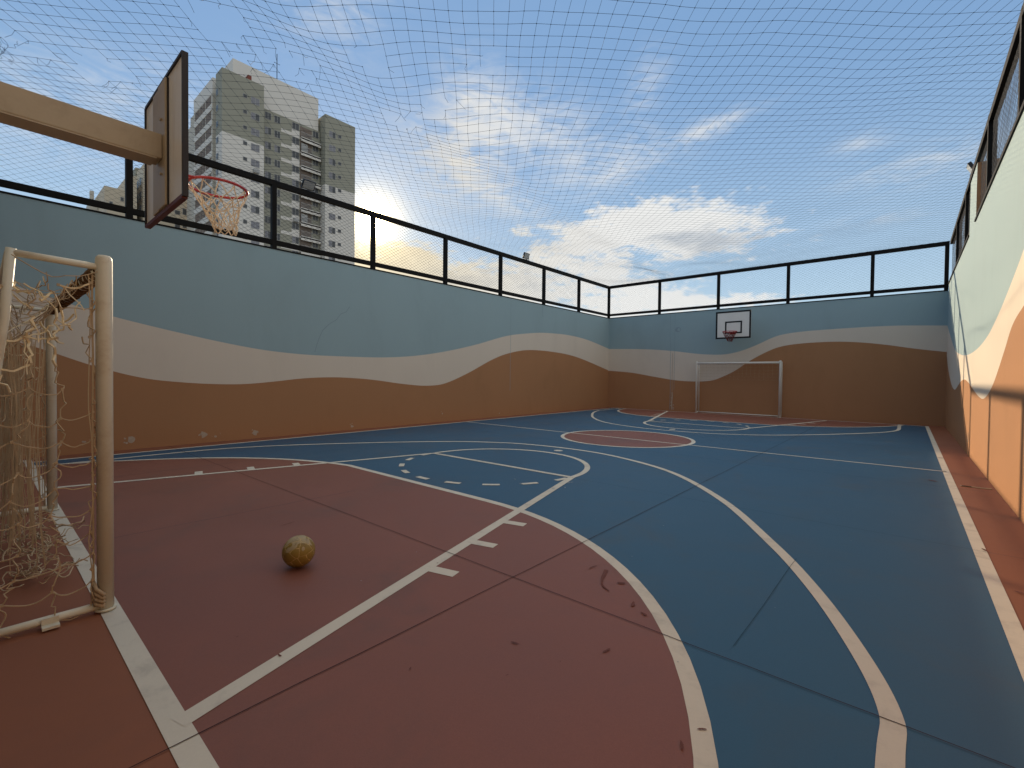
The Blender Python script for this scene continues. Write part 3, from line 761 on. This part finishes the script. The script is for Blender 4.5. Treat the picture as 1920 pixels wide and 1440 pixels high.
# ------------------------------------------------------------------ ball
def make_ball():
    import bmesh
    bm = bmesh.new(); bmesh.ops.create_icosphere(bm, subdivisions=6, radius=1.0)
    ph = (1 + 5 ** .5) / 2; C = []
    for a in (-1, 1):
        for b_ in (-ph, ph):
            C += [(0, a, b_), (a, b_, 0), (b_, 0, a)]
    pent = [Vector(c).normalized() for c in C]
    hexa = []
    for a in (-1, 1):
        for b_ in (-1, 1):
            for c in (-1, 1): hexa.append(Vector((a, b_, c)).normalized())
    for a in (-1 / ph, 1 / ph):
        for b_ in (-ph, ph): hexa += [Vector((0, a, b_)).normalized(), Vector((a, b_, 0)).normalized(), Vector((b_, 0, a)).normalized()]
    # pentagon panels are smaller: weight by angular radius
    rot = Matrix.Rotation(.5, 3, 'X') @ Matrix.Rotation(.8, 3, 'Z')
    pent = [rot @ v for v in pent]; hexa = [rot @ v for v in hexa]
    def gap(p):
        d = [(math.acos(max(-1, min(1, p.dot(c)))) - .0) * 1.16 for c in pent] + [math.acos(max(-1, min(1, p.dot(c)))) for c in hexa]
        d.sort(); return d[1] - d[0]
    R = .112
    for v in bm.verts:
        gp = gap(v.co); v.co *= R * (1 - .012 * max(0, 1 - gp / .05))
    for f in bm.faces:
        c = f.calc_center_median().normalized(); f.smooth = True
        if gap(c) < .022: f.material_index = 1
        else:
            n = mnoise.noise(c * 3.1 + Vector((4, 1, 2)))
            f.material_index = 2 if (c.z + .5 * n) > .72 else 0  # top coloured paler, for wear and for the sky light falling on it
    me = bpy.data.meshes.new('football'); bm.to_mesh(me); bm.free()
    for k in ('ball', 'ball_seam', 'ball_worn_skylit'): me.materials.append(M[k])
    o = bpy.data.objects.new('football', me); o.location = (-3.36, 1.53, R + .008); o.rotation_euler = (.2, .1, .4); COL.objects.link(o)
    return tag(o, 'scuffed yellow football with its top coloured pale for wear and sky light, lying on the red floor', 'ball')
make_ball()

# ------------------------------------------------------------------ floor drain by the sunlit wall
m = MB(); m.box((-.15, -.035, 0), (.15, .035, .006))
dr = m.build('floor_drain', M['drain']); dr.location = (.72, 8.67, .001); dr.rotation_euler = (0, 0, .06)
tag(dr, 'small slotted drain cover in the red strip beside the sunlit wall', 'drain')
m = MB()
for k in range(11): m.box((-.135 + .0080 * k, -.022, .0062), (-.135 + .0080 * k + .013, .022, .0085))
m.build('slot_grille', M['black_paint'], dr)

# ------------------------------------------------------------------ apartment tower
def part(mb, name, mats, parent): return at_origin(mb.build(name, mats), parent)
tw = tag(empty('apartment_tower', (-95, 40, 0)), 'tall olive and white apartment tower with stacked windows and balconies, tallest in view', 'tower', 'apartment blocks beyond the long wall')
XF, XRC = -92.0, -94.0
OL, WH, GY = 0, 1, 2
mats = [M['tower_olive'], M['tower_white'], M['tower_grey'], M['recess']]
ZC = 43.9     # olive above, white below
m = MB()
def body(mb, x0, x1, y0, y1, z0, z1, mi): mb.box((x0, y0, z0), (x1, y1, z1), mi)
body(m, -95.2, XF, 28.3, 35.24, 0, ZC, WH); body(m, -95.2, XF, 28.3, 35.24, ZC, 54.95, OL)
body(m, -118, -95.21, 29.6, 46.0, 0, 53.0, GY)                      # core
body(m, -96.9, -95.2, 29.0, 30, 0, 54.2, OL)                        # shaft between the wings
body(m, -110.2, -96.9, 28.3, 31, 0, 52.4, GY); body(m, -108.0, -96.9, 28.28, 31, 52.4, 55.2, WH)
body(m, -95.21, XRC, 35.24, 47.0, 0, 51.95, OL); body(m, -104, XRC + .02, 30.66, 46.65, 51.95, 58.6, WH)
body(m, -99, -95.0, 36, 40, 58.6, 59.2, WH); 
body(m, -104, XF, 47.15, 53.9, 0, ZC - 3.2, WH); body(m, -104, XF, 47.15, 53.9, ZC - 3.2, 55.05, OL)
part(m, 'wall', mats, tw)
m = MB(); m.tube([(-97, 39.6, 59), (-97, 39.6, 65.4)], .07, 5); m.tube([(-97, 39.0, 63.5), (-97, 40.2, 63.5)], .04, 4); part(m, 'antenna', M['metal_black'], tw)
m = MB(); m.face([(-95.0, 31.6, 54.9), (-92.1, 31.6, 54.9), (-95.1, 31.6, 57.0)]); m.box((-94.4, 32.6, 54.95), (-92.3, 33.2, 55.9)); part(m, 'roof_shed', M['tower_tile'], tw)

def window_front(y0, y1, z0, z1, x, grey=False, half=False):
    f = MB(); d = .12
    f.box((x - .02, y0 - .05, z0 - .05), (x + .05, y1 + .05, z0)); f.box((x - .02, y0 - .05, z1), (x + .05, y1 + .05, z1 + .05))
    f.box((x - .02, y0 - .05, z0), (x + .05, y0, z1)); f.box((x - .02, y1, z0), (x + .05, y1 + .05, z1))
    if y1 - y0 > .9: f.box((x - .02, (y0 + y1) / 2 - .03, z0), (x + .04, (y0 + y1) / 2 + .03, z1))
    fo = part(f, 'window', M['win_frame'], tw)
    g = MB(); ym = (y0 + y1) / 2
    g.face([(x + .012, y0, z0), (x + .012, ym, z0), (x + .012, ym, z1), (x + .012, y0, z1)], 1 if grey else 0)
    g.face([(x + .012, ym, z0), (x + .012, y1, z0), (x + .012, y1, z1), (x + .012, ym, z1)], 1 if (grey and not half) else 0)
    g.build('pane', [M['pane'], M['pane_grey']], fo)
NF = 10
rw = random.Random(11)
for k in range(NF):
    dz = -2.83 * k
    window_front(31.70, 32.30, 51.35 + dz, 51.95 + dz, XF)
    window_front(33.04, 34.40, 50.85 + dz, 52.05 + dz, XF, True, k in (1, 6, 7))
    if k < 10: window_front(48.0, 49.35, 50.75 + dz, 51.95 + dz, XF, True, rw.random() < .5)
    window_front(50.0, 50.65, 51.3 + dz, 51.9 + dz, XF)
    window_front(36.20, 37.25, 50.2 + dz, 51.45 + dz, XRC, rw.random() < .5, True)
    window_front(37.95, 38.95, 50.2 + dz, 51.45 + dz, XRC, rw.random() < .5, True)
    window_front(41.33, 42.60, 50.35 + dz, 51.60 + dz, XRC + .04, rw.random() < .4, True)
    window_front(45.5, 46.6, 50.35 + dz, 51.55 + dz, XRC + .04, rw.random() < .4, True)
# white bands and balconies of the recessed front
for k in range(NF):
    m = MB(); dz = -2.83 * k
    m.box((XRC, 39.14, 48.85 + dz), (XRC + .05, 41.2, 49.50 + dz)); m.box((XRC, 41.2, 48.75 + dz), (XRC + .05, 42.75, 50.25 + dz))
    part(m, 'white_band', M['tower_white'], tw)
for k in range(NF):
    dz = -2.83 * k
    f = MB(); f.box((XRC, 42.8, 48.75 + dz), (XRC + .7, 46.9, 49.0 + dz)); f.box((XRC + .64, 42.8, 48.3 + dz), (XRC + .7, 46.9, 49.15 + dz))
    fo = part(f, 'balcony', M['tower_white'], tw)
    q = MB(); q.box((XRC + .002, 42.85, 49.0 + dz), (XRC + .03, 45.25, 51.45 + dz)); q.build('opening', M['recess'] , fo)
    q = MB()
    for i in range(11): q.box((XRC + .60, 42.9 + .22 * i, 49.15 + dz), (XRC + .64, 42.93 + .22 * i, 50.1 + dz))
    q.box((XRC + .60, 42.85, 50.1 + dz), (XRC + .65, 45.3, 50.16 + dz))
    if k in (1, 4, 6): q.box((XRC + .3, 43.0, 49.1 + dz), (XRC + .32, 44.3, 50.9 + dz))
    q.build('railing', M['win_frame'], fo)
# left (north) face: ribbon openings between white bands
for k in range(NF):
    dz = -2.83 * k
    f = MB(); f.box((-107.6, 28.2, 50.55 + dz - 1.15), (-97.0, 28.3, 50.55 + dz)); fo = part(f, 'window_band', M['tower_white'], tw)
    q = MB()
    for (x0, x1) in ((-107.0, -104.4), (-104.0, -102.6), (-102.2, -101.2), (-100.6, -97.8)):
        q.box((x0, 28.24, 50.6 + dz), (x1, 28.299, 52.15 + dz))
    q.build('pane', M['recess'], fo)
for k in range(NF):
    dz = -2.83 * k
    f = MB(); x = -94.3
    f.box((x - .5, 28.24, 50.9 + dz), (x + .5, 28.30, 52.0 + dz)); fo = part(f, 'window', M['win_frame'], tw)
    q = MB(); q.box((x - .42, 28.22, 51.0 + dz), (x + .42, 28.25, 51.9 + dz)); q.build('pane', M['pane'], fo)
for (y, z) in ((33.35, 38.3), (41.5, 31.9)):
    m = MB(); xx = XF if y < 36 else XRC + .05; m.box((xx, y, z), (xx + .5, y + .95, z + .7)); m.box((xx + .5, y + .1, z + .1), (xx + .52, y + .6, z + .6)); part(m, 'air_conditioner', M['win_frame'], tw)

# ---- two lower blocks farther off
def block(label, XP, spec, wins, base):
    t = tag(empty('apartment_block', base), label, 'building', 'apartment blocks beyond the long wall')
    m = MB()
    for (x0, x1, y0, y1, z1, mi) in spec: m.box((x0, y0, 0), (x1, y1, z1), mi)
    part(m, 'wall', [M['tower_beige'], M['tower_grey'], M['tower_olive'], M['tower_tile']], t)
    for (axis, a0, a1, z0, z1, at) in wins:
        f = MB()
        if axis == 'y':
            f.box((at, a0, z0), (at + .06, a1, z1)); fo = part(f, 'window', M['win_frame'], t)
            q = MB(); q.box((at + .06, a0 + .08, z0 + .08), (at + .075, a1 - .08, z1 - .08))
        else:
            f.box((a0, at - .06, z0), (a1, at, z1)); fo = part(f, 'window', M['win_frame'], t)
            q = MB(); q.box((a0 + .08, at - .075, z0 + .08), (a1 - .08, at - .06, z1 - .08))
        q.build('pane', M['pane'], fo)
    return t
wn = []
for k in range(6):
    z = 38.3 - 2.85 * k
    wn += [('y', 27.9, 28.9, z, z + .9, -120), ('y', 29.3, 30.1, z - 2.6, z - 1.2, -120)]
for k in range(8):
    z = 42.0 - 2.85 * k
    for x in (-128.0, -125.0, -122.5): wn.append(('x', x - .8, x + .8, z - 1.6, z, 22.6))
block('beige block with dark side windows, half hidden behind the near hoop board', -120, [(-134, -120, 22.6, 34, 44.2, 0), (-131, -126, 22.4, 30, 45.2, 2)], wn, (-125, 28, 0))
wn = [('y', 18.9, 19.5, 35.6, 36.4, -120), ('y', 17.2, 17.8, 34.2, 35.1, -120), ('x', -128, -127, 33.8, 35.4, 16.5)]
block('low stepped beige block farthest left behind the mesh fence', -120, [(-132, -120, 16.5, 20.2, 37.9, 0), (-131, -120.4, 20.2, 21.6, 41.4, 0), (-131.5, -127, 15.2, 16.5, 36.0, 1), (-128, -127.2, 15.3, 15.9, 38.4, 1), (-120.05, -119.95, 16.5, 16.9, 35.0, 1)], wn, (-125, 18, 0))

# ------------------------------------------------------------------ sky, sun, camera
world = bpy.data.worlds.new('World'); S.world = world; world.use_nodes = True
nt = world.node_tree; nt.nodes.clear(); h = NT(nt)
out = h.n('ShaderNodeOutputWorld'); bg = h.n('ShaderNodeBackground'); h.l(bg.outputs[0], out.inputs[0])
SKY_STRENGTH = 0.15
bg.inputs[1].default_value = SKY_STRENGTH
sky = h.n('ShaderNodeTexSky'); sky.sky_type = 'NISHITA'; sky.sun_disc = False
sun_el = math.asin(SUN.z); sun_az = math.atan2(SUN.x, SUN.y)
sky.sun_elevation = sun_el; sky.sun_rotation = sun_az
sky.altitude = 200; sky.air_density = 1.0; sky.dust_density = 0.35; sky.ozone_density = 1.2
tc = h.n('ShaderNodeTexCoord'); Dv = h.n('ShaderNodeVectorMath', operation='NORMALIZE'); h.l(tc.outputs['Generated'], Dv.inputs[0]); DIR = Dv.outputs[0]
sp = h.n('ShaderNodeSeparateXYZ'); h.l(DIR, sp.inputs[0])
az = h.math('MULTIPLY', h.math('ARCTAN2', sp.outputs[0], sp.outputs[1]), 180 / PI)
el = h.math('MULTIPLY', h.math('ARCSINE', sp.outputs[2]), 180 / PI)
dt = h.n('ShaderNodeVectorMath', operation='DOT_PRODUCT'); h.l(DIR, dt.inputs[0]); dt.inputs[1].default_value = SUN
cs = h.math('MAXIMUM', dt.outputs['Value'], 0.0)
K = 1.0 / SKY_STRENGTH
def gauss(a0, e0, wa, we, rot=0.0):
    c, s = math.cos(math.radians(rot)), math.sin(math.radians(rot))
    da = h.math('SUBTRACT', az, a0); de = h.math('SUBTRACT', el, e0)
    u = h.math('DIVIDE', h.math('ADD', h.math('MULTIPLY', da, c), h.math('MULTIPLY', de, s)), wa)
    v = h.math('DIVIDE', h.math('SUBTRACT', h.math('MULTIPLY', de, c), h.math('MULTIPLY', da, s)), we)
    q = h.math('ADD', h.math('MULTIPLY', u, u), h.math('MULTIPLY', v, v))
    return h.math('EXPONENT', h.math('MULTIPLY', q, -1.0))
def total(lst):
    r = None
    for g_, w_ in lst:
        x = h.math('MULTIPLY', gauss(*g_), w_); r = x if r is None else h.math('ADD', r, x)
    return r
# cloud shapes
cv = h.n('ShaderNodeCombineXYZ'); h.l(h.math('MULTIPLY', az, 0.1), cv.inputs[0]); h.l(h.math('MULTIPLY', el, 0.1), cv.inputs[1]); AE = cv.outputs[0]
n_cum = h.noise(h.mapping(AE, (1.0, 2.6, 1)), 2.2, 9, 0.62, 0.3)
n_fine = h.noise(h.mapping(AE, (1.3, 3.0, 1)), 7.0, 7, 0.6, 0.4)
n_cir = h.noise(h.mapping(AE, (0.6, 2.3, 1), (0, 0, math.radians(-22))), 3.0, 10, 0.62, 1.1)
n_cir2 = h.noise(h.mapping(AE, (0.7, 1.8, 1), (0, 0, math.radians(48))), 3.6, 9, 0.62, 0.8)
low_m = total([((-21, 16.9, 11.0, 3.7, -6), 1.2), ((-34, 15.6, 7, 2.2, 14), .75), ((-30, 12.5, 6, 1.6), .55), ((-44, 10.5, 16, 2.4), .8), ((-24, 9.3, 9, 1.7), .75), ((-40.5, 17.3, 4, 1.0, 10), .5),
               ((-56, 13.0, 13, 3.4), .95), ((-12, 8.6, 7, .9), .45), ((10, 8, 9, 2), .5), ((-100, 12, 18, 5), .6), ((60, 14, 30, 5), .6), ((150, 16, 50, 6), .7), ((-35, 6.0, 30, 2.6), .7)])
cir_m = total([((-45.5, 28.8, 4.2, 4.6, 40), 1.0), ((-37, 27.6, 7.5, 3.6, -14), .85), ((-17.3, 26.6, 4.0, .9, 12), .85), ((-3.8, 22.2, 2.2, .8), .5), ((0.5, 19.2, 6, 1.6), .55), ((-2.5, 15.2, 4, .7), .4),
               ((-28, 24.0, 8, 2.2, 12), .65), ((-25, 31, 3, 2.0, 60), .5), ((-50, 24, 9, 5, -30), .45), ((-43, 21.5, 8, 1.9, -25), .65), ((-88, 21, 10, 4), .35), ((-77, 25, 9, 3.5), .4), ((-38, 60, 50, 12), .35), ((120, 45, 60, 20), .5), ((-62, 36, 6, 3, 20), .45)])
d_low = h.step(h.math('ADD', low_m, h.math('ADD', h.math('MULTIPLY', h.math('SUBTRACT', n_cum, .5), 1.7), h.math('MULTIPLY', h.math('SUBTRACT', n_fine, .5), .8))), .42, .86)
d_cir = h.math('MULTIPLY', h.math('MINIMUM', cir_m, 1.0), h.step(h.math('ADD', h.math('ADD', h.math('MULTIPLY', n_cir, .62), h.math('MULTIPLY', n_cir2, .38)), h.math('MULTIPLY', cir_m, .10)), .40, .70))
# lit colour of cloud: pale away from the sun, warm near it; thick bases greyer
warm = h.math('POWER', cs, 55.0)
ccol = h.mix(warm, (.60 * K, .605 * K, .60 * K), (.56 * K, .48 * K, .34 * K))
shade = h.step(h.math('ADD', h.math('MULTIPLY', gauss(-17, 15.2, 8, 1.5, -6), .55), h.math('ADD', h.math('MULTIPLY', gauss(-46, 11.5, 14, 2.2), .35), h.math('SUBTRACT', h.noise(h.mapping(AE, (1, 3, 1)), 3.0, 6, .6), .5))), .12, .62)
wlow = h.math('POWER', cs, 24.0)
lcc = h.mix(wlow, (.66 * K, .655 * K, .635 * K), (.62 * K, .53 * K, .36 * K))
lcol = h.mix(h.math('MULTIPLY', shade, .75), lcc, h.mix(wlow, (.32 * K, .355 * K, .40 * K), (.50 * K, .44 * K, .34 * K)))
upness = h.math('MAXIMUM', sp.outputs[2], 0.0)
veil = h.mix(h.step(upness, .02, .55), (.35 * K, .47 * K, .57 * K), (.155 * K, .275 * K, .465 * K))
skyc = h.mix(0.88, sky.outputs[0], veil)
c1 = h.mix(h.math('MULTIPLY', d_cir, .88), skyc, ccol)
c2 = h.mix(h.math('MULTIPLY', d_low, .92), c1, lcol)
# bright cloud added out of view, overhead and to the right, to lift the shade
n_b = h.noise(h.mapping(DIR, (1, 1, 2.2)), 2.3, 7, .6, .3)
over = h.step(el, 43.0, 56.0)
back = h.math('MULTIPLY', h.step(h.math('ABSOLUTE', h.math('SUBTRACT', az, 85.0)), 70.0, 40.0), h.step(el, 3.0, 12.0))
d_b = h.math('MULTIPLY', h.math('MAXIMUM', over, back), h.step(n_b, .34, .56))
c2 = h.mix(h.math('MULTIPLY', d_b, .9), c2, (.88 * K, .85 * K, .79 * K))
# light around the sun itself (aureole of thin cloud)
K2 = 1.0
glow = h.math('ADD', h.math('MULTIPLY', h.math('POWER', cs, 5000.0), 45 * K), h.math('ADD', h.math('MULTIPLY', h.math('POWER', cs, 900.0), 1.3 * K), h.math('MULTIPLY', h.math('POWER', cs, 130.0), .20 * K)))
gm = h.n('ShaderNodeVectorMath', operation='SCALE'); gm.inputs[0].default_value = (1.0, .76, .36); h.l(glow, gm.inputs['Scale'])
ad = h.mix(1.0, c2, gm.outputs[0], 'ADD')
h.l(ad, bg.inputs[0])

sd = bpy.data.lights.new('sun', 'SUN'); sd.energy = 4.3; sd.angle = math.radians(0.53); sd.color = (1.0, .79, .54)
so = bpy.data.objects.new('sun', sd); COL.objects.link(so)
so.rotation_euler = (-SUN).to_track_quat('-Z', 'Y').to_euler(); so.location = SUN * 50

cam = bpy.data.cameras.new('camera'); co = bpy.data.objects.new('camera', cam); COL.objects.link(co)
fw = Vector((-0.65168, 0.75828, -0.01823)).normalized(); rt = Vector((0.75823, 0.65190, 0.01080)).normalized(); up = rt.cross(fw)
mt = Matrix((rt, up, -fw)).transposed().to_4x4(); mt.translation = Vector((0, 0, 1.42)); co.matrix_world = mt
cam.lens = 16.1688; cam.sensor_width = 36; cam.clip_start = .02; cam.clip_end = 3000
cam.shift_y = 1.03 / 1920
S.camera = co
S.view_settings.view_transform = 'Standard'; S.view_settings.look = 'None'; S.view_settings.exposure = 0.45; S.view_settings.gamma = 1.0
S.render.engine = 'CYCLES'
